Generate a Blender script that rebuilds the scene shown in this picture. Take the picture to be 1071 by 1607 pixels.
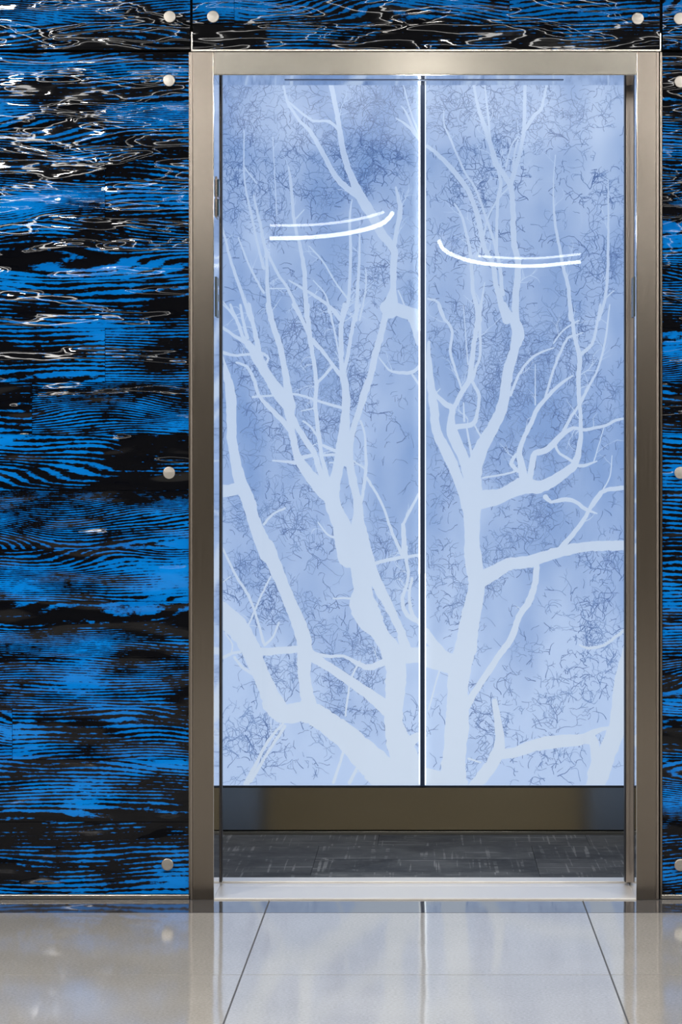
import bpy, bmesh, math, random
from mathutils import Vector
random.seed(7)
S = bpy.context.scene
for o in list(bpy.data.objects): bpy.data.objects.remove(o)

# ------------------------------------------------------------------ camera
W_, H_ = 1071, 1607
FPX, VX, VY = 4030.0, 669.0, 755.0          # focal length in pixels, vanishing point
CH = 1.06                                   # eye height
D = 6.5                                     # camera to door frame face
YB = 7.67                                   # camera to rear wall of the lift car
cam = bpy.data.cameras.new('camera'); cam_o = bpy.data.objects.new('camera', cam)
S.collection.objects.link(cam_o); S.camera = cam_o
cam_o.location = (0, 0, CH); cam_o.rotation_euler = (math.pi/2, 0, 0)
cam.sensor_fit = 'VERTICAL'; cam.sensor_height = 36; cam.lens = FPX/H_*36
cam.shift_x = -(VX-W_/2)/H_; cam.shift_y = -(H_/2-VY)/H_
cam.clip_start = .05; cam.clip_end = 60
def px(x, y, Y=D): return ((x-VX)*Y/FPX, CH+(VY-y)*Y/FPX)
def X(x, Y=D): return (x-VX)*Y/FPX
def Z(y, Y=D): return CH+(VY-y)*Y/FPX
def FY(y): return FPX*CH/(y-VY)            # depth of a floor point

# ------------------------------------------------------------------ world, lights, exposure
w = bpy.data.worlds.new('world'); S.world = w; w.use_nodes = True
w.node_tree.nodes['Background'].inputs[0].default_value = (.55, .6, .7, 1)
w.node_tree.nodes['Background'].inputs[1].default_value = .05
S.view_settings.view_transform = 'Standard'; S.view_settings.look = 'None'
S.view_settings.exposure = 0; S.view_settings.gamma = 1; S.view_settings.use_curve_mapping = False
CEIL = 3.0
def area(name, loc, size, power, col=(1, .95, .88), shape='DISK', rot=(0, 0, 0)):
    l = bpy.data.lights.new(name, 'AREA'); l.shape = shape; l.energy = power; l.color = col
    if shape == 'RECTANGLE': l.size, l.size_y = size
    else: l.size = size
    o = bpy.data.objects.new(name, l); o.location = loc; o.rotation_euler = rot; S.collection.objects.link(o); return o
DOWN = [(x, y) for y in (-.6, 2.0, 4.5) for x in (-3.6, -1.9, 1.9, 3.6)]+[(-.02, .9)]
for x, y in DOWN:
    area('downlight_lamp', (x, y, CEIL-.012), .13, 10 if abs(x) < 1 else 42)
# glowing ceiling slots (long luminaires running along the lobby)
SLOTS = [(-2.3, 0.0), (2.3, 0.0)]
for x, y in SLOTS:
    area('slot_lamp', (x, y, CEIL-.012), (.10, 8.0), 60, (1, .97, .93), 'RECTANGLE')
CARLAMP = [(-.40, 7.32), (-.01, 7.32), (.38, 7.32)]
for x, y in CARLAMP:
    area('car_lamp', (x, y, 2.385), .06, 2.2, (1, .86, .68))

# ------------------------------------------------------------------ helpers
C = S.collection
def link(name, me, mat=None, parent=None):
    o = bpy.data.objects.new(name, me); C.objects.link(o)
    if mat is not None:
        me.materials.clear(); me.materials.append(mat)
    if parent is not None: o.parent = parent
    return o
def bm_obj(name, bm, mat, parent=None, smooth=False):
    me = bpy.data.meshes.new(name); bm.normal_update(); bm.to_mesh(me); bm.free()
    if smooth:
        for p in me.polygons: p.use_smooth = True
    return link(name, me, mat, parent)
def add_box(bm, x0, x1, y0, y1, z0, z1):
    r = bmesh.ops.create_cube(bm, size=1)
    for v in r['verts']:
        v.co = Vector((x0 if v.co.x < 0 else x1, y0 if v.co.y < 0 else y1, z0 if v.co.z < 0 else z1))
    return r['verts']
def box(name, x0, x1, y0, y1, z0, z1, mat, parent=None, bev=0, seg=2):
    bm = bmesh.new(); add_box(bm, x0, x1, y0, y1, z0, z1)
    if bev: bmesh.ops.bevel(bm, geom=bm.edges[:], offset=bev, segments=seg, affect='EDGES', profile=.6)
    return bm_obj(name, bm, mat, parent)
def lathe(name, prof, mat, parent=None, axis='Y', n=28, loc=(0, 0, 0)):
    """prof: (radius, height along axis)"""
    bm = bmesh.new(); rings = []
    for r, h in prof:
        ring = []
        for i in range(n):
            a = 2*math.pi*i/n; c, s = r*math.cos(a), r*math.sin(a)
            ring.append(bm.verts.new((c, h, s) if axis == 'Y' else (c, s, h)))
        rings.append(ring)
    for a, b in zip(rings, rings[1:]):
        for i in range(n): bm.faces.new((a[i], a[(i+1) % n], b[(i+1) % n], b[i]))
    bm.faces.new(rings[0]); bm.faces.new(rings[-1])
    bmesh.ops.recalc_face_normals(bm, faces=bm.faces[:])
    o = bm_obj(name, bm, mat, parent); o.location = loc
    k = 1 if axis == 'Y' else 2
    for p in o.data.polygons: p.use_smooth = len(p.vertices) == 4 and abs(p.normal[k]) < .8
    return o
def thing(name, label, cat, loc=(0, 0, 0), group=None):
    o = bpy.data.objects.new(name, None); C.objects.link(o); o.location = loc; o.empty_display_size = .1
    return tag(o, label, cat, group)
def tag(o, label, cat, group=None):
    o['label'] = label; o['category'] = cat
    if group: o['group'] = group
    return o
def struct(o, label=None, cat=None):
    o['kind'] = 'structure'
    if label: o['label'] = label
    if cat: o['category'] = cat
    return o
def adopt(parent):
    """children are modelled in world coordinates: keep them there under a parent that stands elsewhere"""
    for c in C.objects:
        if c.parent == parent: c.location = c.location-parent.location

# ------------------------------------------------------------------ materials
class NT:
    def __init__(s, name):
        s.m = bpy.data.materials.new(name); s.m.use_nodes = True; s.t = s.m.node_tree
        s.b = s.t.nodes['Principled BSDF']
    def n(s, kind, **kw):
        nd = s.t.nodes.new('ShaderNode'+kind)
        for k, v in kw.items(): setattr(nd, k, v)
        return nd
    def l(s, a, b): s.t.links.new(a, b)
    def val(s, sock, v):
        if hasattr(v, 'is_linked') or isinstance(v, bpy.types.NodeSocket): s.l(v, sock)
        else: sock.default_value = v
    def math(s, op, a, b=0., c=0.):
        nd = s.n('Math', operation=op)
        for i, v in enumerate((a, b, c)): s.val(nd.inputs[i], v)
        return nd.outputs[0]
    def mr(s, v, a, b, c=0., d=1., smooth=False):
        nd = s.n('MapRange', interpolation_type='SMOOTHSTEP' if smooth else 'LINEAR')
        for i, q in enumerate((v, a, b, c, d)): s.val(nd.inputs[i], q)
        return nd.outputs[0]
    def comb(s, x, y, z):
        nd = s.n('CombineXYZ')
        for i, q in enumerate((x, y, z)): s.val(nd.inputs[i], q)
        return nd.outputs[0]
    def noise(s, vec, scale=1., detail=2., rough=.5, dist=0.):
        nd = s.n('TexNoise'); s.l(vec, nd.inputs['Vector'])
        nd.inputs['Scale'].default_value = scale; nd.inputs['Detail'].default_value = detail
        nd.inputs['Roughness'].default_value = rough; nd.inputs['Distortion'].default_value = dist
        return nd.outputs[0]
    def mix(s, f, a, b):
        nd = s.n('Mix', data_type='RGBA'); s.val(nd.inputs[0], f)
        for i, q in ((6, a), (7, b)):
            if isinstance(q, tuple): nd.inputs[i].default_value = (*q[:3], 1)
            else: s.l(q, nd.inputs[i])
        return nd.outputs[2]
    def pos(s):
        g = s.n('NewGeometry'); sp = s.n('SeparateXYZ'); s.l(g.outputs['Position'], sp.inputs[0])
        return sp.outputs
    def bump(s, h, dist=1., strength=1.):
        nd = s.n('Bump'); nd.inputs['Strength'].default_value = strength; nd.inputs['Distance'].default_value = dist
        s.l(h, nd.inputs['Height']); return nd.outputs[0]
    def set(s, **kw):
        for k, v in kw.items():
            k = k.replace('_', ' ')
            if isinstance(v, tuple) and len(v) == 3: v = (*v, 1)
            s.b.inputs[k].default_value = v
        return s
def plain(name, col, rough=.5, metal=0., **kw):
    t = NT(name); t.set(Base_Color=col, Roughness=rough, Metallic=metal, **kw); return t.m
def brushed(name, col, rough, along='x', amt=.000012, var=.03):
    t = NT(name); p = t.pos()
    k = {'x': (4, 900, 900), 'z': (900, 900, 4)}[along]
    v = t.comb(t.math('MULTIPLY', p[0], k[0]), t.math('MULTIPLY', p[1], k[1]), t.math('MULTIPLY', p[2], k[2]))
    n = t.noise(v, 1., 2.)
    t.set(Base_Color=col, Metallic=1., Roughness=rough)
    t.l(t.mr(n, .2, .8, rough-var, rough+var), t.b.inputs['Roughness'])
    t.l(t.bump(n, amt), t.b.inputs['Normal'])
    return t.m
def emit(name, col, s):
    return plain(name, (.02, .02, .02), .5, 0, Emission_Color=col, Emission_Strength=s)

def wood_mat():
    t = NT('blue_black_lacquered_wood'); p = t.pos(); x, z = p[0], p[2]
    oi = t.n('ObjectInfo'); r = oi.outputs['Random']
    seed = t.math('MULTIPLY', r, 61.7)
    r2 = t.math('FRACT', t.math('MULTIPLY', r, 17.31))
    r3 = t.math('FRACT', t.math('MULTIPLY', r, 91.77))
    def vec(kx, kz, off=0.):
        return t.comb(t.math('MULTIPLY', x, kx), t.math('ADD', seed, off), t.math('MULTIPLY', z, kz))
    # growth rings: a warped height, cut into dark and light bands
    w1 = t.noise(vec(1.7, 7.), 1., 1.)
    w2 = t.noise(vec(5., 26., 3.), 1., 2.)
    A = t.math('MULTIPLY_ADD', r2, .22, .03)
    zz = t.math('ADD', z, t.math('MULTIPLY', t.math('SUBTRACT', w1, .5), A))
    zz = t.math('ADD', zz, t.math('MULTIPLY', t.math('SUBTRACT', w2, .5), .012))
    F = t.math('MULTIPLY_ADD', r3, 480., 500.)
    ring = t.math('SINE', t.math('MULTIPLY', zz, F))
    fine = t.noise(vec(26., 330., 5.), 1., 3., .65)
    patch = t.noise(t.comb(t.math('MULTIPLY', x, 4.2), t.math('MULTIPLY', r, .5), t.math('MULTIPLY', z, 11.)), 1., 5., .62)
    spot = t.noise(vec(70., 120., 13.), 1., 3., .6)
    band = t.noise(t.comb(t.math('MULTIPLY', x, .7), 21., t.math('MULTIPLY', z, 13.)), 1., 2.)
    f = t.math('MULTIPLY', ring, .55)
    f = t.math('ADD', f, t.math('MULTIPLY', t.math('SUBTRACT', fine, .5), 1.5))
    f = t.math('ADD', f, t.math('MULTIPLY', t.math('SUBTRACT', patch, .50), 5.0))
    f = t.math('ADD', f, t.math('MULTIPLY', t.math('SUBTRACT', band, .5), 2.2))
    f = t.math('ADD', f, t.math('MULTIPLY', t.math('SUBTRACT', spot, .5), 1.6))
    f = t.math('ADD', f, t.math('MULTIPLY_ADD', r3, .16, -.08))
    fac = t.mr(f, .04, .42, 0, 1, True)
    deep = t.mix(t.mr(patch, .4, .75), (.000, .135, .52), (.001, .235, .78))
    col = t.mix(fac, (.0025, .003, .005), deep)
    t.l(col, t.b.inputs['Base Color'])
    t.set(Roughness=.7, Specular_IOR_Level=.0, Coat_Weight=1., Coat_Roughness=.02, Coat_IOR=1.42)
    # poured clear lacquer, one skin over all boards, following the grain softly
    g = t.n('NewGeometry')
    h1 = t.noise(t.comb(t.math('MULTIPLY', x, 5.5), 0., t.math('MULTIPLY', z, 21.)), 1., .5, .35, .3)
    h2 = t.noise(t.comb(t.math('MULTIPLY', x, 22.), 4., t.math('MULTIPLY', z, 80.)), 1., 1., .4)
    h = t.math('ADD', t.math('MULTIPLY', h1, .0058), t.math('MULTIPLY', h2, .00009))
    h = t.math('ADD', h, t.math('MULTIPLY', ring, .000003))
    t.l(t.bump(h, 1.), t.b.inputs['Coat Normal'])
    return t.m
M = {}
M['wood'] = wood_mat()
M['steel'] = brushed('brushed_bronze_steel', (.34, .30, .26), .18, 'z')
M['steel_h'] = brushed('brushed_steel_head', (.36, .34, .30), .17, 'x')
M['mirror'] = plain('polished_steel', (.86, .88, .92), .06, 1)
M['trim'] = brushed('trim_steel', (.78, .74, .68), .2, 'x')
M['dark'] = plain('black_gap', (.012, .013, .016), .6)
M['rubber'] = plain('black_rubber', (.008, .008, .012), .5)
M['door'] = brushed('door_steel', (.42, .37, .33), .3, 'z')
M['sill'] = brushed('sill_aluminium', (.93, .91, .88), .36, 'x')
M['sill'].node_tree.nodes['Principled BSDF'].inputs['Metallic'].default_value = .55
M['slot'] = plain('slot_metal', (.16, .19, .27), .25, .8)
M['kick'] = brushed('kick_plate_steel', (.66, .61, .48), .12, 'x', .00001, .03)
M['base'] = brushed('base_strip_steel', (.35, .34, .30), .3, 'x')
M['bolt'] = brushed('bolt_steel', (.58, .55, .51), .34, 'x')
M['carwall'] = brushed('car_wall_steel', (.19, .21, .26), .3, 'z')
M['white'] = plain('ceiling_grey', (.15, .148, .145), .7)
M['lobby'] = plain('lobby_wall_brown', (.27, .24, .18), .6)
M['side'] = plain('lobby_wall_dark', (.10, .09, .085), .6)
M['shaft'] = plain('wall_core', (.05, .05, .055), .8)
M['plate'] = plain('plate_dark', (.10, .12, .12), .35, .6)
M['lens'] = plain('lantern_lens', (.01, .05, .06), .15)
M['lamp'] = emit('lamp_glow', (1, .96, .9), 14)
M['arc'] = emit('arc_glow', (1, .98, .95), 15)
M['arc2'] = emit('arc_glow_soft', (1, .98, .95), 10)
M['led'] = emit('led_white', (.88, .95, 1), 1.1)
M['led2'] = emit('led_white_mid', (.88, .95, 1), 2.6)
M['led3'] = emit('led_white_strong', (.88, .95, 1), 7.)

def terrazzo(name, a, b, rough, ior):
    t = NT(name); p = t.pos()
    v = t.comb(p[0], p[1], p[2])
    n1 = t.noise(v, 150., 3., .7); n2 = t.noise(v, 3., 3.)
    ri = t.n('ObjectInfo').outputs['Random']
    f = t.math('ADD', t.math('MULTIPLY', n1, .8), t.math('MULTIPLY', n2, .3))
    f = t.math('ADD', f, t.math('MULTIPLY', ri, .1))
    t.l(t.mix(t.mr(f, .35, .85), a, b), t.b.inputs['Base Color'])
    u = t.noise(t.comb(t.math('MULTIPLY', p[0], 9.), t.math('MULTIPLY', p[1], 1.6), 0.), 1., 2.)
    t.l(t.bump(u, .0007), t.b.inputs['Normal'])
    t.set(Roughness=rough, IOR=ior); return t.m
M['tile'] = terrazzo('polished_grey_terrazzo', (.31, .302, .287), (.55, .537, .51), .08, 1.8)
M['border'] = terrazzo('polished_dark_granite', (.035, .035, .04), (.12, .12, .125), .06, 1.75)
M['grout'] = plain('grout', (.20, .20, .21), .5)

def carpet_mat():
    t = NT('patterned_carpet'); p = t.pos(); r = t.n('ObjectInfo').outputs['Random']
    sd = t.math('MULTIPLY', r, 37.)
    a = t.noise(t.comb(t.math('MULTIPLY', p[0], 90.), t.math('MULTIPLY', p[1], 2.), sd), 1., 1.)
    b = t.noise(t.comb(t.math('MULTIPLY', p[0], 2.), t.math('MULTIPLY', p[1], 60.), sd), 1., 1.)
    c = t.noise(t.comb(t.math('MULTIPLY', p[0], 6.), t.math('MULTIPLY', p[1], 6.), sd), 1., 4., .7)
    lines = t.math('MAXIMUM', t.mr(a, .60, .66), t.mr(b, .63, .68))
    f = t.math('ADD', t.math('MULTIPLY', lines, t.mr(c, .42, .6)), t.math('MULTIPLY', t.math('SUBTRACT', c, .4), 1.1))
    f = t.math('ADD', f, t.math('MULTIPLY', r, .3))
    t.l(t.mix(t.mr(f, 0, 1.2), (.05, .062, .085), (.27, .30, .34)), t.b.inputs['Base Color'])
    t.set(Roughness=.95, Specular_IOR_Level=.2)
    t.l(t.bump(t.noise(t.comb(p[0], p[1], 0.), 600., 1.), .002), t.b.inputs['Normal'])
    return t.m
M['carpet'] = carpet_mat()

GL = dict(Roughness=.9, Specular_IOR_Level=0.)
def print_sky():
    t = NT('backlit_print_sky'); p = t.pos()
    a = t.noise(t.comb(t.math('MULTIPLY', p[0], 4.2), 0., t.math('MULTIPLY', p[2], 1.3)), 1., 2.)
    b = t.noise(t.comb(t.math('MULTIPLY', p[0], 9.), 5., t.math('MULTIPLY', p[2], 6.)), 1., 2.)
    f = t.math('ADD', t.math('MULTIPLY', a, .8), t.math('MULTIPLY', b, .35))
    f = t.math('SUBTRACT', f, t.math('MULTIPLY', t.mr(p[2], .15, .9), .30))
    f = t.math('ADD', f, .24)
    col = t.mix(t.mr(f, .36, .72), (.185, .325, .64), (.45, .59, .86))
    t.l(col, t.b.inputs['Emission Color'])
    t.set(Base_Color=(.22, .25, .28), Emission_Strength=.91, **GL); return t.m
M['sky'] = print_sky()
def glass_mat():
    t = NT('clear_cover_glass'); nt = t.t
    fr = t.n('Fresnel'); fr.inputs[0].default_value = 1.42
    g = t.n('BsdfGlossy'); g.inputs['Roughness'].default_value = .004
    tr = t.n('BsdfTransparent'); mx = t.n('MixShader')
    t.l(fr.outputs[0], mx.inputs[0]); t.l(tr.outputs[0], mx.inputs[1]); t.l(g.outputs[0], mx.inputs[2])
    t.l(mx.outputs[0], nt.nodes['Material Output'].inputs[0]); return t.m
M['glass'] = glass_mat()
def pr(name, col, s=.91): return plain(name, (.22, .25, .28), .9, 0, Specular_IOR_Level=0., Emission_Color=col, Emission_Strength=s)
M['branch'] = pr('backlit_print_branch', (.60, .70, .87))
def _branch():
    t = NT('x'); t.m.name = 'backlit_print_branch_fade'; p = t.pos()
    t.l(t.mix(t.mr(p[2], .3, 2.2), (.58, .68, .83), (.47, .61, .86)), t.b.inputs['Emission Color'])
    t.set(Base_Color=(.22, .25, .28), Emission_Strength=.91, **GL); return t.m
M['branch'] = _branch()
M['twig'] = pr('backlit_print_twig', (.06, .13, .35))
M['twig2'] = pr('backlit_print_twig_soft', (.14, .245, .50))

# ------------------------------------------------------------------ the setting: lobby and lift shell
FX0, FX1 = X(300), X(1033)                   # frame outside
JX0, JX1 = X(335), X(1000)                   # clear opening
HZ0, HZ1 = Z(117), Z(81)                     # head of the frame
YF = D                                       # face of frame
YP = D+.012                                  # face of blue panels
bm = bmesh.new()
YW = D+.049                                  # bare wall behind the panels
add_box(bm, -4.5, FX0+.01, YW, YW+.12, 0, CEIL); add_box(bm, FX1-.01, 4.5, YW, YW+.12, 0, CEIL)
add_box(bm, FX0+.01, FX1-.01, YW, YW+.12, HZ1-.01, CEIL)
struct(bm_obj('wall_front', bm, M['shaft']))
struct(box('wall_rear', -4.5, 4.5, -9.2, -9.1, 0, CEIL, M['lobby']))
struct(box('wall_left', -4.6, -4.5, -9.2, YW+.12, 0, CEIL, M['side']))
struct(box('wall_right', 4.5, 4.6, -9.2, YW+.12, 0, CEIL, M['side']))
struct(box('ceiling', -4.6, 4.6, -9.2, YW+.12, CEIL, CEIL+.1, M['white']))
# floor: grout bed with stone tiles and a dark granite border along the wall
fl = struct(box('floor', -4.6, 4.6, -9.2, YF, -.06, -.004, M['grout']))
TW = .792; YT = FY(1432.5)
g = .004
nx = 5
for i in range(-nx, nx+1):
    x0, x1 = i*TW-TW/2, i*TW+TW/2
    if x1 < -4.5 or x0 > 4.5: continue
    box('border_slab', max(x0, -4.5)+g/2, min(x1, 4.5)-g/2, YT+g/2, YF, -.03, 0, M['border'], fl)
    j = 0
    while YT-j*TW > -9.1:
        y1 = YT-j*TW; y0 = max(y1-TW, -9.1)
        box('floor_tile', max(x0, -4.5)+g/2, min(x1, 4.5)-g/2, y0+g/2, y1-g/2, -.03, 0, M['tile'], fl)
        j += 1
# lift car shell
CX0, CX1, CY0, CY1, CZ = -.97, .95, 6.83, YB+.03, 2.40
struct(box('wall_car_left', CX0-.04, CX0, CY0-.03, CY1, 0, CZ, M['carwall']))
struct(box('wall_car_right', CX1, CX1+.04, CY0-.03, CY1, 0, CZ, M['carwall']))
struct(box('wall_car_rear', CX0-.04, CX1+.04, CY1, CY1+.04, 0, CZ, M['carwall']))
struct(box('wall_car_return_left', CX0, JX0-.012, CY0-.03, CY0, 0, CZ, M['carwall']))
struct(box('wall_car_return_right', JX1+.012, CX1, CY0-.03, CY0, 0, CZ, M['carwall']))
struct(box('wall_car_transom', JX0-.012, JX1+.012, CY0-.03, CY0, 2.16, CZ, M['carwall']))
struct(box('ceiling_car', CX0-.04, CX1+.04, CY0-.03, CY1+.04, CZ, CZ+.04, M['carwall']))
cf = struct(box('floor_car', CX0, CX1, CY0-.01, CY1, -.05, -.004, M['dark']))
rows = [CY0-.005, 6.93, 7.175, 7.43, CY1]
seams = [-1.5, -.92, -.31, .305, .915, 1.5]
for k in range(4):
    off = (0., 0., .0, .17)[k]
    for a, b in zip(seams, seams[1:]):
        a, b = max(a+off, CX0), min(b+off, CX1)
        if b-a > .02: box('carpet_tile', a+.0006, b-.0006, rows[k]+.0006, rows[k+1]-.0006, -.004, .004, M['carpet'], cf)

# ------------------------------------------------------------------ blue lacquered wall panels
def bolt(parent, x, z):
    b = lathe('standoff_bolt', [(.0085, .0), (.0085, -.005), (.0150, -.005), (.0154, -.006), (.0154, -.009), (.0149, -.0098), (.0140, -.0101), (.003, -.0105)], M['bolt'], parent, loc=(x, YP, z))
    return b
def wall_panel(label, x0, x1, z0, z1, rows, joints, bolts, trims):
    """rows: plank edges from the top down; joints: {row: [x...]}"""
    t = thing('lacquered_wood_panel', label, 'wood panel', ((x0+x1)/2, YP+.03, z0))
    box('backing_board', x0, x1, YP+.012, YP+.033, z0, z1, M['dark'], t)
    for k, (a, b) in enumerate(zip(rows, rows[1:])):
        xs = [x0]+joints.get(k, [])+[x1]
        for c, d in zip(xs, xs[1:]):
            e = .0004
            dy = random.uniform(0, .0008)
            box('plank', c+(e if c > x0 else 0), d-(e if d < x1 else 0), YP+dy, YP+.012, b+e, a-e, M['wood'], t, .0004, 1)
    for x, z in bolts: bolt(t, x, z)
    for n, (a, b, c, d, dep) in trims: box(n, a, b, YP-dep, YP+.033, c, d, M['steel'] if n == 'side_trim' else M['trim'], t, .001)
    adopt(t); return t
rowpx = [82, 160, 255, 345, 440, 515, 600, 682, 770, 862, 944, 1032, 1110, 1192, 1290, 1403]
zr = [Z(v, YP) for v in rowpx]
XL, XR = -1.78, 1.80
def jn(xs): return [X(v, YP) for v in xs]
xl1, xr0 = X(296.5, YP), X(1040.5, YP)
bt = Z(1404, YP)
jl = {0: [-1.2], 1: [-1.45], 2: [-1.5]+jn([165]), 3: [-1.1], 4: [-1.35], 5: [-1.42]+jn([165]), 6: [-1.0], 7: [-1.3], 8: [-1.1], 9: [-1.5], 10: [-1.2], 11: [-1.42], 12: [-1.05], 13: [-1.3], 14: [-1.15]}
jr = {k: [1.8-.35-.11*((k*5) % 7)] for k in range(15)}
bx = X(266, YP); bxr = X(1068, YP)
wall_panel('tall blue and black lacquered wood wall panel left of the lift entrance', XL, xl1, bt, zr[0], zr, jl,
           [(bx, Z(127, YP)), (bx, Z(742, YP)), (bx-.004, Z(1356, YP)), (XL+.06, Z(127, YP)), (XL+.06, Z(742, YP)), (XL+.06, Z(1356, YP))],
           [('bottom_trim', (XL, xl1+.004, Z(1411, YP), bt, .004)), ('side_trim', (xl1, xl1+.0055, Z(1411, YP), zr[0], .004))])
wall_panel('tall blue and black lacquered wood wall panel right of the lift entrance', xr0, XR, bt, zr[0], zr, jr,
           [(bxr, Z(129, YP)), (bxr, Z(742, YP)), (bxr, Z(1357, YP)), (XR-.06, Z(127, YP)), (XR-.06, Z(742, YP)), (XR-.06, Z(1356, YP))],
           [('bottom_trim', (xr0-.004, XR, Z(1411, YP), bt, .004)), ('side_trim', (xr0-.0065, xr0-.001, Z(1411, YP), zr[0], .004))])
ZT = 2.99
rt = [ZT, 2.72, 2.575, 2.42, Z(37, YP), Z(77, YP)]
rt = [ZT, 2.86, 2.72, 2.58, 2.44, 2.36, Z(37, YP), Z(77.5, YP)]
wall_panel('upper blue and black lacquered wood panel above the tall left panel', XL, X(298.5, YP), rt[-1], ZT, rt, {5: [-1.3], 6: [-1.1]},
           [(X(267, YP), Z(27, YP)), (XL+.06, Z(27, YP)), (X(267, YP), 2.9), (XL+.06, 2.9)], [])
wall_panel('upper blue and black lacquered wood panel above the tall right panel', X(1040.5, YP), XR, rt[-1], ZT, rt, {5: [1.3], 6: [1.1]},
           [(X(1067, YP), Z(30, YP)), (XR-.06, Z(27, YP)), (X(1067, YP), 2.9), (XR-.06, 2.9)], [])
wall_panel('wide blue and black lacquered wood panel over the lift doorway', X(302.5, YP), X(1036, YP), rt[-1], ZT, rt, {5: jn([368, 800]), 4: [0.1], 3: [-.2]},
           [(X(335, YP), Z(27, YP)), (X(1001, YP), Z(30, YP)), (X(335, YP), 2.9), (X(1001, YP), 2.9)],
           [('bottom_trim', (X(300.5, YP), X(1038, YP), Z(81.2, YP), Z(77.8, YP), .006)),
            ('corner_trim', (X(300.5, YP), X(302.6, YP), Z(81, YP), Z(50, YP), .006)),
            ('corner_trim', (X(1036, YP), X(1038, YP), Z(81, YP), Z(52, YP), .006))])

# ------------------------------------------------------------------ door frame
YS = 6.70                                     # back of the side reveals
YJ = 6.665                                    # back of the reveal
fr = thing('door_frame', 'brushed steel frame around the open lift doorway', 'door frame', (0, D+.06, 0))
def jamb(xo, xi, s):
    j = box('jamb', min(xo, xi), max(xo, xi), YF, YS, 0, HZ1, M['steel'], fr, .0015)
    a, b = (xi, xi+.0012) if s > 0 else (xi-.0012, xi)
    box('reveal_lining', a, b, YF+.002, YS, .0, HZ0, M['mirror'], fr)
    e0, e1 = (xo-.0075, xo-.0005) if s > 0 else (xo+.0005, xo+.0075)
    return j
jamb(FX0+.004, JX0, 1); jamb(FX1-.004, JX1, -1)
box('edge_strip', FX0-.002, FX0+.0035, YF+.004, YF+.04, 0, HZ1, M['door'], fr, .0012)
box('edge_strip', FX1-.0035, FX1+.003, YF+.004, YF+.04, 0, HZ1, M['door'], fr, .0012)
box('head', JX0+.0006, JX1-.0006, YF+.0005, YJ, HZ0, HZ1, M['steel_h'], fr, .0012)
sf = box('head_soffit', JX0+.0015, JX1-.0015, YF+.002, YJ, HZ0-.0014, HZ0-.0002, M['mirror'], fr)
box('soffit_slot', X(447, 6.575), X(885, 6.575), 6.568, 6.59, HZ0-.0022, HZ0-.0014, M['slot'], sf)
adopt(fr)

# fittings on the reveal
def fitting(name, label, cat, side, y0, y1, z0, z1, mat, group=None):
    x = JX0+.0012 if side > 0 else JX1-.0012
    t = thing(name, label, cat, (x, (y0+y1)/2, z0), group)
    box('backplate', *sorted((x, x+side*.0025)), y0, y1, z0, z1, M['plate'] if mat == 'plate' else M['steel'], t, .0006)
    if mat == 'plate':
        for k in range(2):
            box('raised_character', *sorted((x+side*.0025, x+side*.0036)), y0+.02, y1-.02, z0+.018+k*.04, z0+.04+k*.04, M['mirror'], t)
    else:
        for k in range(2):
            zc = z0+(z1-z0)*(.26+.48*k)
            box('lens', *sorted((x+side*.0025, x+side*.006)), y0+.012, y1-.012, zc-.022, zc+.022, M['lens'], t, .003)
    adopt(t)
fitting('floor_marking_plate', 'small dark floor marking plate on the left reveal of the doorway', 'plate', 1, 6.56, 6.63, Z(498, 6.6), Z(436, 6.6), 'plate')
fitting('floor_marking_plate', 'small grey floor marking plate on the right reveal of the doorway', 'plate', -1, 6.56, 6.63, Z(498, 6.6), Z(436, 6.6), 'plate')
fitting('hall_lantern', 'narrow dark hall lantern on the left reveal above the marking plate', 'signal lamp', 1, 6.57, 6.63, Z(343, 6.6), Z(279, 6.6), 'lens')

# retracted sliding doors
def slide(label, xe, s, seal):
    xo = xe+s*.40
    t = thing('sliding_door', label, 'lift door', ((xe+xo)/2, 6.71, .012))
    box('door_leaf', *sorted((xe+s*.003, xo)), 6.705, 6.745, .012, 2.14, M['door'], t, .001)
    box('edge_seal', *sorted((xe, xe+s*.003)), 6.708, 6.745, .012, 2.14, M['rubber'], t)
    box('door_return', *sorted((xe+s*.003, xe+s*.012)), 6.745, 6.785, .012, 2.14, M['rubber'], t)
    adopt(t)
slide('left sliding lift door drawn back behind the frame, dark edge showing', X(347.8, 6.705), -1, 0)
slide('right sliding lift door drawn back behind the frame, dark edge showing', X(981.5, 6.705), 1, 0)

# thresholds
def sill(name, label, x0, x1, y0, y1, grooves, top):
    t = thing(name, label, 'door sill', ((x0+x1)/2, (y0+y1)/2, -.03))
    edges = [y0]
    for gy in grooves: edges += [gy-.0012, gy+.0012]
    edges.append(y1)
    for a, b in zip(edges[::2], edges[1::2]): box('sill_bar', x0, x1, a, b, -.02, top, M['sill'], t, .001)
    box('sill_bed', x0, x1, y0+.0005, y1-.0005, -.03, -.019, M['dark'], t)
    adopt(t)
sill('landing_sill', 'pale aluminium landing sill at the foot of the doorway', JX0-.002+.0032, JX1-.0012, YF+.0005, 6.74, [6.70], .004)
sill('car_sill', 'narrow bright metal sill along the front of the carpet', JX0-.02, JX1+.02, 6.752, 6.818, [], .008)
struct(box('trim_1', JX0-.05, JX1+.05, 6.66, 6.84, -.06, -.031, M['dark']))

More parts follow.
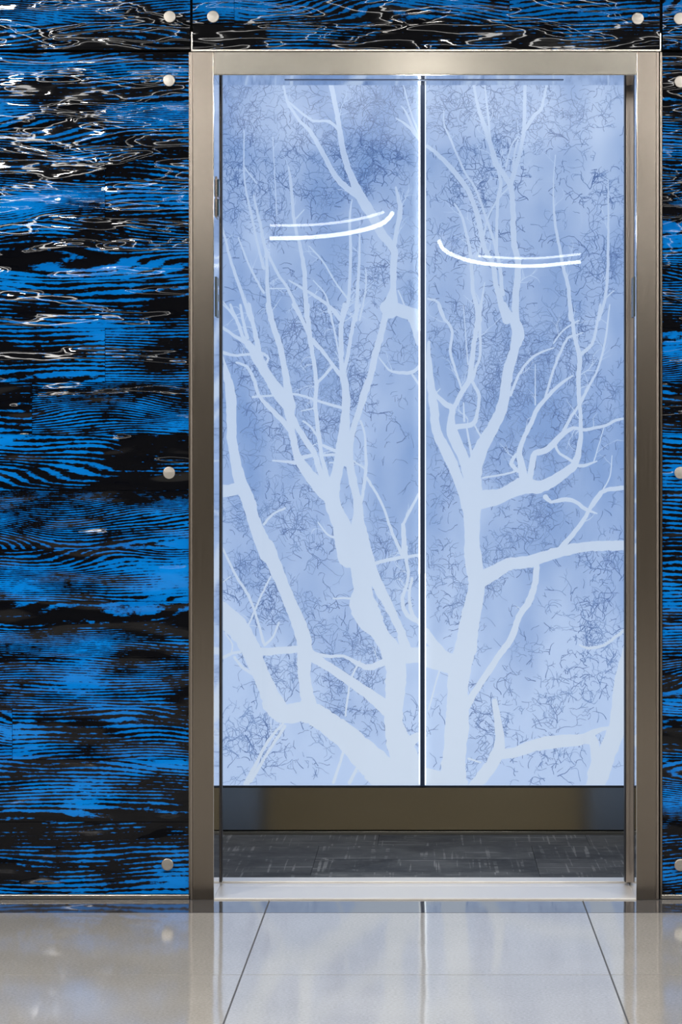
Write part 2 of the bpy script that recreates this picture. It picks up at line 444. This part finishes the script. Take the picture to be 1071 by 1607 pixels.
# ------------------------------------------------------------------ rear wall of the car
SP = YB/FPX
XM0, XM1 = X(660, YB), X(667, YB)
ZP0, ZP1 = Z(1232.5, YB), 2.385
kp = thing('kick_plate', 'tilted bronze steel kick plate below the glowing tree panels', 'kick plate', (0, YB+.01, 0))
bm = bmesh.new()
zb, zt = Z(1302, YB), Z(1237, YB)
vs = add_box(bm, CX0+.002, CX1-.002, YB-.004, YB+.028, zb, zt)
for v in vs:
    if v.co.z > .1 and v.co.y < YB+.01: v.co.y += .0135
bm_obj('plate', bm, M['kick'], kp)
box('shadow_joint', CX0+.002, CX1-.002, YB+.012, YB+.028, Z(1304.5, YB), zb, M['dark'], kp)
box('shadow_joint', CX0+.002, CX1-.002, YB+.012, YB+.028, zt, ZP0, M['dark'], kp)
box('base_strip', CX0+.002, CX1-.002, YB-.004, YB+.028, .004, Z(1304.5, YB), M['base'], kp, .001)
adopt(kp)
mu = box('centre_mullion', XM0+.0002, XM1-.0002, YB-.024, YB+.028, ZP0, ZP1, plain('mullion_dark', (.045, .075, .16), .3, .6), None, .001)
tag(mu, 'narrow dark upright bar between the two glowing tree panels', 'mullion')

# traced branches: crop origin + lists of (x, y, width) in crop pixels, 3.15 crop pixels to one photo pixel
TR = {
(330, 860): """60 330 110 130 390 110 190 480 95 240 600 85 285 700 85 320 780 110 370 820 95 450 810 100 530 830 110 600 880 115 680 940 125 770 1030 150 850 1110 160 900 1185 180
280 -10 76 345 150 62 408 300 65 448 400 72 467 480 75 465 560 70 468 650 62 482 740 70 490 810 100
215 512 40 300 510 38 440 500 35
480 520 60 560 570 45 650 630 45 740 690 50 810 740 60 880 800 75
500 518 20 580 535 16 660 535 14 720 565 22 785 590 30 870 560 34
730 -10 110 745 60 100 748 120 100 755 200 90 755 270 130 790 350 130 845 430 82 895 510 100 920 600 100 915 700 100 907 850 90 930 950 120 955 1020 130 970 1100 160 975 1180 190
790 20 26 800 120 60 838 200 55 880 280 45 915 350 40 945 420 40 965 500 60
930 530 85 985 530 78 1045 530 76
940 1010 90 990 960 60 1040 925 34
1000 150 14 985 230 14 1000 330 20 1040 375 25
965 -5 22 970 60 18 980 150 14 950 260 18 975 330 22 1020 360 20
820 75 18 900 55 18 1040 35 14
180 1165 30 220 1080 18 290 950 14 360 870 12
200 1150 20 280 1020 14 370 880 16
610 1160 15 640 1070 13 660 1010 14
690 1160 18 730 1080 14
60 0 10 130 140 12 180 220 14 220 310 12 265 470 14
300 140 8 250 240 10 220 310 10 190 380 8
340 370 10 310 440 10 270 480 14
60 170 6 100 140 5
60 545 16 110 520 14 150 515 14
75 420 8 110 480 8 100 530 8
120 540 14 160 590 14 210 620 18
610 250 8 660 248 10 720 250 12
740 560 10 700 640 10 680 740 10 670 830 8""",
(330, 480): """68 270 8 80 330 30 100 430 50 105 540 50 107 650 48 125 760 50 152 880 62 185 950 68 212 1050 60 250 1150 72 285 1230 80
60 915 62 140 905 56 170 905 50
265 1080 12 310 1030 10 370 1000 10
690 1235 120 655 1100 92 630 1040 80 612 1000 76 600 950 80 560 915 70 500 845 60 450 780 50 425 720 36 410 650 34 400 590 36 395 540 50 390 480 60
605 930 70 625 840 55 645 740 55 660 640 55 670 540 45 672 430 38 660 350 36 650 300 24 648 200 24 650 80 22 665 -5 20
392 520 40 430 600 28 470 660 30 520 740 28 540 810 28 575 890 28
545 690 20 555 760 20 580 850 24 602 900 24
480 -5 22 482 50 24 492 150 24 510 260 20 525 380 20 520 480 20 530 580 20 545 690 22
492 150 20 455 70 18 410 -5 14
505 170 24 560 230 18 600 285 16 635 330 22 660 355 26
605 295 14 570 340 14 530 380 14
740 -5 14 720 40 18 700 130 18 685 220 18 665 310 20 660 350 20
585 -5 14 610 100 10 630 200 8 642 260 8
590 0 10 625 30 12 645 70 12
285 -5 26 310 90 28 345 200 28 370 320 30 385 420 40 392 490 60
188 185 30 240 270 52 290 360 42 330 430 50 392 505 54
190 -5 20 215 100 20 235 190 26 250 280 40 310 360 24 360 425 26
100 -5 12 135 80 16 165 160 18 190 200 30
65 110 16 110 140 14 190 190 22
150 -5 12 165 80 14 185 160 18
65 -5 7 100 30 8 130 70 10
62 230 18 120 245 12 200 240 14 235 255 14
250 230 14 290 260 12 265 295 14
130 280 10 180 300 14 215 360 16 240 440 16 290 500 22 350 560 24 395 610 30
210 450 12 280 445 10 335 440 14
395 435 8 440 440 12 520 465 12 600 490 14 660 507 14
450 520 6 520 505 8
460 570 10 500 600 10 545 670 14
560 690 14 645 728 20
550 740 12 645 735 16
430 755 20 505 738 18
310 765 8 370 770 12 420 775 20
590 775 6 645 775 8
872 20 30 850 120 32 820 230 32 795 340 32 760 440 36 740 510 30 710 600 30 695 680 30 690 760 36 705 860 40 725 940 40 735 1020 50 728 1080 60 745 1160 60 760 1235 70
690 740 40 660 770 50
745 570 12 765 640 10 770 800 16 755 930 16 740 1010 16 765 1100 16 795 1235 20
700 760 8 762 802 10
775 850 14 850 980 12 900 1120 14 950 1235 18
955 1080 20 958 1150 24 962 1235 26
955 1080 14 990 1010 14 1030 930 12
1032 300 16 990 330 18 900 325 12 870 300 8 835 255 5
1000 340 10 1035 392 12
535 1070 6 580 1130 10 625 1148 14
870 8 60 960 30 60 1015 62 70 1035 180 40""",
(330, 110): """890 1185 90 905 1080 32 905 1000 34 910 920 34 903 878 40 850 810 44 790 700 50 745 630 50 700 530 34 665 430 30 640 290 26 620 180 24 598 66 24
735 625 36 660 570 30 610 510 26 550 400 22 500 310 20 460 270 16 420 220 14 380 150 12 362 66 10
380 150 8 450 210 12 510 250 12 590 255 14 638 300 16
905 890 24 925 780 22 940 680 24 918 580 10
870 1170 60 940 1180 50 1020 1208 54
960 1160 8 930 1090 6
480 1235 24 470 1100 22 465 980 22 440 850 16 415 740 16 400 560 14 388 480 8
302 1235 26 285 1100 20 280 930 14 270 870 12
270 870 16 240 730 14 215 620 8
270 870 14 330 1000 14 390 1090 14 455 1235 18
265 980 16 240 880 12 205 720 12 170 540 8 168 300 5
200 1235 18 150 1080 16 110 970 14 60 780 10
60 1140 6 135 1235 10
265 1100 12 200 980 10 140 830 7
645 1235 18 580 1160 16 490 1100 14 390 1040 7
655 1235 16 685 1130 16 695 900 14 690 740 12 702 640 5
720 1235 20 735 1000 14 740 780 7
740 1235 10 770 1080 8 770 980 5
680 1130 10 620 1050 8 560 950 8 490 870 6
590 1200 12 570 1110 8 510 1040 5
300 1080 8 380 1080 5
420 740 8 465 690 5
1040 345 22 970 270 12 920 240 7
1020 325 16 970 210 10 945 180 5
1030 310 12 990 200 8 955 70 6
168 480 8 230 560 6
330 720 5 310 330 4""",
(650, 110): """500 1235 34 505 1100 34 515 960 30 495 850 28 490 700 26 480 580 26 440 510 26 405 460 28 380 370 22 335 240 20 310 150 14 295 66 12
380 370 14 370 260 10 350 66 8
480 565 22 500 490 24 530 380 18 545 270 18 550 66 16
540 310 18 600 220 18 630 190 16 658 66 10
490 480 12 500 400 10 515 345 8
455 480 8 480 380 8 512 330 8
408 460 12 430 560 16 415 640 16 410 760 14 408 910 16
480 570 10 440 610 8 430 620 10 370 720 8 335 860 10 305 935 12
460 1235 42 410 1080 26 390 960 24 345 870 24 320 740 26 290 650 22 265 590 24 190 490 24 130 430 20 66 375 18
440 1110 20 415 920 16 370 770 12 310 600 12 250 500 10 180 340 10 150 270 6 148 200 4
325 1235 26 310 1160 22 290 1080 18 285 950 18 265 830 14 235 720 12 200 660 7
325 1210 16 350 1050 5
150 1235 14 120 1150 14 68 1130 10
775 1235 18 765 1080 18 740 980 16 715 850 14 695 730 12 690 560 6 700 420 5
915 1235 14 945 1130 14 958 1000 14 962 730 10 960 540 4
945 1130 8 990 1090 5""",
(650, 480): """287 1235 76 287 1050 80 285 950 112 290 870 92 300 790 80 335 700 66 380 620 60 430 520 56 450 430 50 465 330 52 495 220 46 515 140 60 500 80 50 470 40 32 445 -5 26
512 120 40 505 60 34 500 -5 28
280 860 60 240 740 52 190 630 56 185 560 34 190 510 30 150 480 26 110 440 20 80 380 20
72 180 14 75 300 30 85 400 40 100 520 44 112 620 44 160 720 55 210 830 50 245 930 50 275 1020 64
190 520 22 235 430 24 275 360 26 285 280 26 300 160 22 318 60 26 308 -5 18
320 60 20 328 -5 14
325 80 16 328 240 12 305 310 14 290 365 14
285 370 16 320 440 16 315 520 16 295 580 24 240 595 26 185 600 30
238 420 10 200 300 12 180 220 14 188 120 14 140 50 12 120 -5 10
250 570 10 245 480 7
260 600 8 290 760 14
300 590 8 340 660 10
245 0 4 260 200 5 267 290 7
290 960 110 380 950 85 450 930 70 540 890 82 620 895 62 680 870 55 740 830 45 790 790 40 810 740 30 825 640 22 825 560 18 815 450 20 815 330 22 820 250 24 800 180 18 785 80 18 775 -5 15
820 245 18 880 190 16 900 120 14 922 -5 12
825 475 16 870 390 12 910 310 10 945 180 10 968 -5 7
740 615 16 790 530 14 835 465 14
570 890 34 585 780 30 600 730 30 650 715 30 690 680 30 740 630 26 790 605 18 850 612 16 950 590 14 1000 565 14 1040 556 10
700 690 14 720 730 12 785 768 14
790 785 14 840 790 16 905 768 6
548 880 46 530 780 36 520 730 28 540 660 22 580 580 22 610 510 22 660 450 18 720 390 16 785 346 8
650 455 12 680 350 12 720 240 12 760 160 12 790 150 10 835 132 5
690 185 6 740 120 8 815 72 7
478 440 14 520 340 12 580 260 12 640 225 10 692 208 6
600 490 6 600 290 4
515 815 20 480 780 20 505 735 14
505 815 10 460 830 10 340 850 8
650 945 26 680 970 16 750 955 22 800 970 18 850 1005 18 905 1026 6
1040 898 22 940 915 20 880 980 16 850 1040 20 810 1100 22 760 1160 26 710 1220 32
870 1010 12 930 930 12
935 910 8 970 840 6 980 740 4
890 770 6 940 600 4
100 440 6 130 410 5""",
(650, 860): """287 -5 78 300 100 86 310 190 80 290 300 90 270 400 100 255 500 105 225 600 112 217 700 105 217 800 110 212 900 115 202 1000 112 195 1100 124 190 1185 155
320 160 86 400 120 70 470 80 60 560 70 60 640 45 56 720 20 52 850 -6 48 1040 -13 48
607 70 30 600 170 30 570 260 34 520 340 30 480 450 34 420 530 30 370 610 32 310 700 32 262 780 40
55 535 100 130 555 100 210 580 110
55 420 50 110 490 50 170 570 60
55 1130 90 130 1145 84 200 1172 100
72 800 8 110 660 8 132 590 10
398 755 26 415 850 36 425 940 46 415 1010 60 370 1090 62 300 1180 64
420 1020 50 500 1010 50 600 975 60 720 955 64 830 945 52 890 910 30 965 888 14
840 945 50 885 950 50 898 1030 46 900 1180 60
1042 540 40 1018 680 60 1012 800 72 1000 900 82 960 1000 92 920 1090 104 895 1185 90
1030 415 16 940 480 14 860 495 14 818 478 6
270 1040 10 330 1060 8"""}
paths = []
for (ox, oy), txt in TR.items():
    for ln in txt.strip().split('\n'):
        v = list(map(float, ln.split()))
        paths.append([(ox+v[i]/3.15, oy+v[i+1]/3.15, v[i+2]/3.15) for i in range(0, len(v), 3)])
def extend(p):
    """branches run on past the doorway's edges, where only a side view shows them"""
    for end in (0, -1):
        x, y, w = p[end]; q = p[1] if end == 0 else p[-2]
        dx, dy = x-q[0], y-q[1]; l = math.hypot(dx, dy) or 1; dx /= l; dy /= l
        if x < 352: dx = -abs(dx)-.12
        elif x > 976: dx = abs(dx)+.12
        elif y < 134: dy = -abs(dy)
        else: continue
        new = []
        for k in range(1, 6):
            dy -= .05*random.random()
            x += dx*26; y += dy*26; new.append((x, y, max(1.2, w*(1-.11*k))))
        p = new[::-1]+p if end == 0 else p+new
    return p
def smooth(p, step=5.):
    out = []
    for i in range(len(p)-1):
        p0, p1, p2, p3 = p[max(i-1, 0)], p[i], p[i+1], p[min(i+2, len(p)-1)]
        n = max(2, int(math.hypot(p2[0]-p1[0], p2[1]-p1[1])/step))
        for k in range(n):
            t = k/n
            out.append(tuple(.5*((2*b)+(-a+c)*t+(2*a-5*b+4*c-d)*t*t+(-a+3*b-3*c+d)*t**3) for a, b, c, d in zip(p0, p1, p2, p3)))
    out.append(p[-1]); return out
class Flat:
    """flat strips printed on the panel; clipped to one panel's width"""
    def __init__(s, x0, x1, y): s.v = []; s.f = []; s.mi = []; s.x0, s.x1, s.y = x0, x1, y; s.k = 0; s.k0 = 0; s.c = 0
    def P(s, x, y):
        return (min(max(X(x, YB), s.x0), s.x1), s.y-s.k*1e-5-s.c*5e-6, min(max(Z(y, YB), ZP0+.001), ZP1-.001))
    def strip(s, pts, mi=0, cap=True):
        s.k = s.k+1 if cap else s.k0+(s.k-s.k0+1) % 40; s.c = 0
        n = len(pts); L = []; R = []
        for i, (x, y, w) in enumerate(pts):
            a, b = pts[max(i-1, 0)], pts[min(i+1, n-1)]
            dx, dy = b[0]-a[0], b[1]-a[1]; q = math.hypot(dx, dy) or 1
            L.append((x-dy/q*w/2, y+dx/q*w/2)); R.append((x+dy/q*w/2, y-dx/q*w/2))
        if not cap: pass
        elif n > 1:
            s.c = 1
            for end in (0, -1):
                x, y, w = pts[end]; c = len(s.v); m = 10
                s.v += [s.P(x+w/2*math.cos(2*math.pi*k/m), y+w/2*math.sin(2*math.pi*k/m)) for k in range(m)]
                s.f.append(tuple(range(c, c+m))[::-1]); s.mi.append(mi)
        s.c = 0
        c = len(s.v)
        for a, b in zip(L, R): s.v += [s.P(*a), s.P(*b)]
        for i in range(n-1):
            s.f.append((c+2*i, c+2*i+2, c+2*i+3, c+2*i+1)); s.mi.append(mi)
    def build(s, name, mats, parent):
        me = bpy.data.meshes.new(name); me.from_pydata(s.v, [], s.f)
        for m in mats: me.materials.append(m)
        me.polygons.foreach_set('material_index', s.mi); me.update()
        return link(name, me, None, parent)
rnd = random.Random(11)
def jitter(p, amt):
    return [(x+rnd.gauss(0, amt*min(w, 6)*.06), y+rnd.gauss(0, amt*min(w, 6)*.06), max(.5, w*(1+rnd.gauss(0, .035)))) for x, y, w in p]
SM = [jitter(smooth(extend(p)), 1.) for p in paths]
# fine pale side shoots along the thinner branches
shoots = []
def shoot(x, y, a, ln, w0, depth):
    p = [(x, y, w0)]; n = max(3, int(ln/5))
    for k in range(n):
        a += rnd.gauss(0, .28); a += (-math.pi/2-a)*.06
        x += math.cos(a)*ln/n; y += math.sin(a)*ln/n
        p.append((x, y, w0*(1-.7*(k+1)/n)))
        if depth and rnd.random() < .3: shoot(x, y, a+rnd.choice((-1, 1))*rnd.uniform(.4, .9), ln*.5, w0*.7, depth-1)
    shoots.append(p)
for p in SM:
    for i in range(2, len(p)-1):
        x, y, w = p[i]
        if w < 12 and rnd.random() < (.10 if w < 8 else .05):
            dx, dy = p[i+1][0]-p[i-1][0], p[i+1][1]-p[i-1][1]
            shoot(x, y, math.atan2(dy, dx)+(math.pi if dy > 0 else 0)+rnd.choice((-1, 1))*rnd.uniform(.35, .9), rnd.uniform(12, 42), min(1.5, .5+w*.14), 1)
# dark background twigs
from mathutils import noise as mn
twigs = []
def twig(x, y, a, ln, w0, depth, mi):
    p = [(x, y, w0)]; n = max(3, int(ln/4))
    for k in range(n):
        a += rnd.gauss(0, .42)
        x += math.cos(a)*ln/n; y += math.sin(a)*ln/n
        p.append((x, y, max(.55, w0*(1-.55*(k+1)/n))))
        if depth and rnd.random() < .30:
            twig(x, y, a+rnd.choice((-1, 1))*rnd.uniform(.5, 1.2), ln*rnd.uniform(.35, .65), w0*.8, depth-1, mi)
    twigs.append((p, mi))
HOT = [(385, 230, 45), (375, 160, 30), (400, 320, 40), (520, 260, 50), (590, 170, 50), (575, 260, 40), (640, 250, 25), (590, 430, 40), (500, 520, 45), (460, 560, 35), (400, 580, 30), (560, 600, 45), (500, 660, 40), (440, 690, 30), (390, 800, 30), (480, 820, 40), (395, 900, 35), (440, 960, 30), (570, 1020, 40), (540, 1080, 35), (580, 1120, 25), (440, 1060, 30), (400, 1160, 35), (620, 900, 25), (640, 1130, 15),
       (700, 170, 35), (740, 300, 40), (800, 240, 40), (770, 180, 30), (850, 150, 30), (700, 400, 25), (730, 540, 40), (820, 520, 35), (830, 640, 40), (780, 600, 35), (870, 560, 35), (940, 420, 30), (950, 300, 30), (960, 620, 25), (900, 700, 40), (800, 740, 30), (830, 830, 45), (700, 780, 25), (690, 900, 35), (720, 960, 25), (930, 1050, 40), (880, 1090, 30), (950, 900, 25), (860, 1190, 30), (770, 1130, 30), (930, 980, 25), (920, 180, 30)]
def dens(x, y):
    v = .06+.55*max(0, mn.noise(Vector((x*.016, y*.013, 3.1)))+.1)
    for hx, hy, r in HOT: v += .85*math.exp(-((x-hx)**2+(y-hy)**2)/(1.2*r*r))
    return min(v, 1)
cnt = 0
while cnt < 6000:
    x, y = rnd.uniform(180, 1155), rnd.uniform(60, 1228)
    if rnd.random() > dens(x, y): continue
    cnt += 1
    twig(x, y, -math.pi/2+rnd.gauss(0, 1.0), rnd.uniform(8, 22) if rnd.random() < .85 else rnd.uniform(25, 50), rnd.uniform(.8, 1.5), 2, 0 if rnd.random() < .45 else 1)

def light_panel(label, x0, x1, led_s):
    t = thing('tree_light_panel', label, 'light panel', ((x0+x1)/2, YB+.015, ZP0))
    fc = box('printed_sheet', x0, x1, YB, YB+.028, ZP0, ZP1, M['sky'], t)
    box('cover_glass', x0, x1, YB-.006, YB-.0025, ZP0, ZP1, M['glass'], t)
    tw = Flat(x0, x1, YB-.0002)
    a, b = VX+x0/SP, VX+x1/SP
    inside = lambda p: any(a-40 < q[0] < b+40 for q in p)
    clipin = lambda p: all(a < q[0] < b for q in p)
    for p, mi in twigs:
        if clipin(p): tw.strip(p, mi, False)
    o = tw.build('twig_print', [M['twig'], M['twig2']], fc); o['kind'] = 'stuff'
    br = Flat(x0, x1, YB-.0007)
    for p in SM:
        mx = sum(q[0] for q in p)/len(p)
        if a < mx < b: br.strip(p)
    br.k0 = br.k
    for p in shoots:
        if clipin(p): br.strip(p, 0, False)
    br.build('tree_print', [M['branch']], fc)
    led = (x1-.0048, x1-.0006) if led_s > 0 else (x0+.0006, x0+.0035)
    cuts = [Z(1230, YB), Z(900, YB), Z(520, YB), ZP1-.002]
    for k in range(3):
        m = M[('led', 'led2', 'led3')[k] if led_s > 0 else ('led2', 'led', 'led')[k]]
        box('led_edge', *led, YB-.024, YB-.0062, cuts[k]+.0005, cuts[k+1]-.0005, m, t)
    adopt(t)
light_panel('glowing blue glass panel with white tree print whose forked trunk leans right', CX0+.003, XM0, 1)
light_panel('glowing blue glass panel with white tree print of one upright trunk and side limbs', XM1, CX1-.003, -1)

# ------------------------------------------------------------------ lobby luminaires (seen as reflections)
ZA = CEIL-.05
def tube(name, pts, r, mat, parent):
    bm = bmesh.new(); rings = []
    for i, p in enumerate(pts):
        a, b = pts[max(i-1, 0)], pts[min(i+1, len(pts)-1)]
        d = (Vector(b)-Vector(a)).normalized(); n = Vector((-d.y, d.x, 0))
        rings.append([bm.verts.new(Vector(p)+n*r*math.cos(k*math.pi/3)+Vector((0, 0, 1))*r*math.sin(k*math.pi/3)) for k in range(6)])
    for a, b in zip(rings, rings[1:]):
        for i in range(6): bm.faces.new((a[i], a[(i+1) % 6], b[(i+1) % 6], b[i]))
    bm.faces.new(rings[0]); bm.faces.new(rings[-1]); bmesh.ops.recalc_face_normals(bm, faces=bm.faces[:])
    return bm_obj(name, bm, mat, parent, True)
def mirrored(x, y):
    """ceiling point whose mirror image in the glass shows at photo pixel x, y"""
    dist = (ZA-CH)*FPX/(VY-y)
    return ((x-VX)*dist/FPX, 2*YB-dist, ZA)
def arc_light(label, p1, p2):
    q1 = [mirrored(*p[:2]) for p in smooth([(a, b, 1) for a, b in p1], 8)]
    q2 = [mirrored(*p[:2]) for p in smooth([(a, b, 1) for a, b in p2], 8)]
    c = q1[len(q1)//2]
    t = thing('curved_ceiling_light', label, 'ceiling light', (c[0], c[1], CEIL))
    tube('light_strip', q1, .0165, M['arc'], t); tube('light_strip', q2, .010, M['arc2'], t)
    for q in (q1[2], q1[-3], q2[2], q2[-3]): box('hanger', q[0]-.004, q[0]+.004, q[1]-.004, q[1]+.004, ZA, CEIL, M['dark'], t)
    adopt(t)
arc_light('curved twin strip light on the lobby ceiling sweeping left', [(-150, 330), (0, 345), (120, 356), (250, 366), (330, 372), (418, 374), (480, 373), (540, 367), (585, 357), (606, 347), (616, 335)],
          [(-150, 312), (0, 326), (120, 337), (250, 346), (340, 351), (418, 354), (490, 353), (540, 348), (580, 340), (602, 333)])
arc_light('curved twin strip light on the lobby ceiling sweeping right', [(690, 379), (696, 391), (715, 402), (750, 412), (800, 417), (850, 417), (912, 411), (1000, 404), (1090, 394), (1250, 374), (1400, 352)],
          [(752, 402), (800, 405), (850, 405), (912, 399), (1000, 392), (1090, 384), (1250, 364), (1400, 342)])
rg = thing('ring_ceiling_light', 'large thin ring light hanging under the lobby ceiling', 'ceiling light', (0, 1.3, CEIL))
pts = [(1.75*math.cos(a), 1.3+1.75*math.sin(a), ZA) for a in [2*math.pi*k/72 for k in range(73)]]
tube('light_ring', pts, .018, M['arc'], rg)
for k in range(0, 72, 18): box('hanger', pts[k][0]-.004, pts[k][0]+.004, pts[k][1]-.004, pts[k][1]+.004, ZA, CEIL, M['dark'], rg)
adopt(rg)
for i, (x, y) in enumerate(DOWN):
    o = lathe('recessed_downlight', [(.066, -.001), (.072, -.014), (.095, -.012), (.1, -.001)], M['trim'], None, 'Z', 24, (x, y, CEIL))
    tag(o, 'round recessed downlight ring in the lobby ceiling', 'downlight', 'downlights in the lobby ceiling')
for x, y in SLOTS:
    bm = bmesh.new()
    for a, b in ((-.075, -.055), (.055, .075)): add_box(bm, x+a, x+b, y-4.05, y+4.05, CEIL-.018, CEIL)
    o = bm_obj('slot_light', bm, M['trim'])
    tag(o, 'long straight slot light along the %s of the lobby ceiling' % ('left side' if x < 0 else 'right side'), 'ceiling light')
for x, y in CARLAMP:
    o = lathe('car_downlight', [(.032, -.001), (.036, -.012), (.05, -.01), (.053, -.001)], M['trim'], None, 'Z', 20, (x, y, CZ))
    tag(o, 'tiny round downlight in the lift car ceiling', 'downlight', 'downlights in the lift car ceiling')
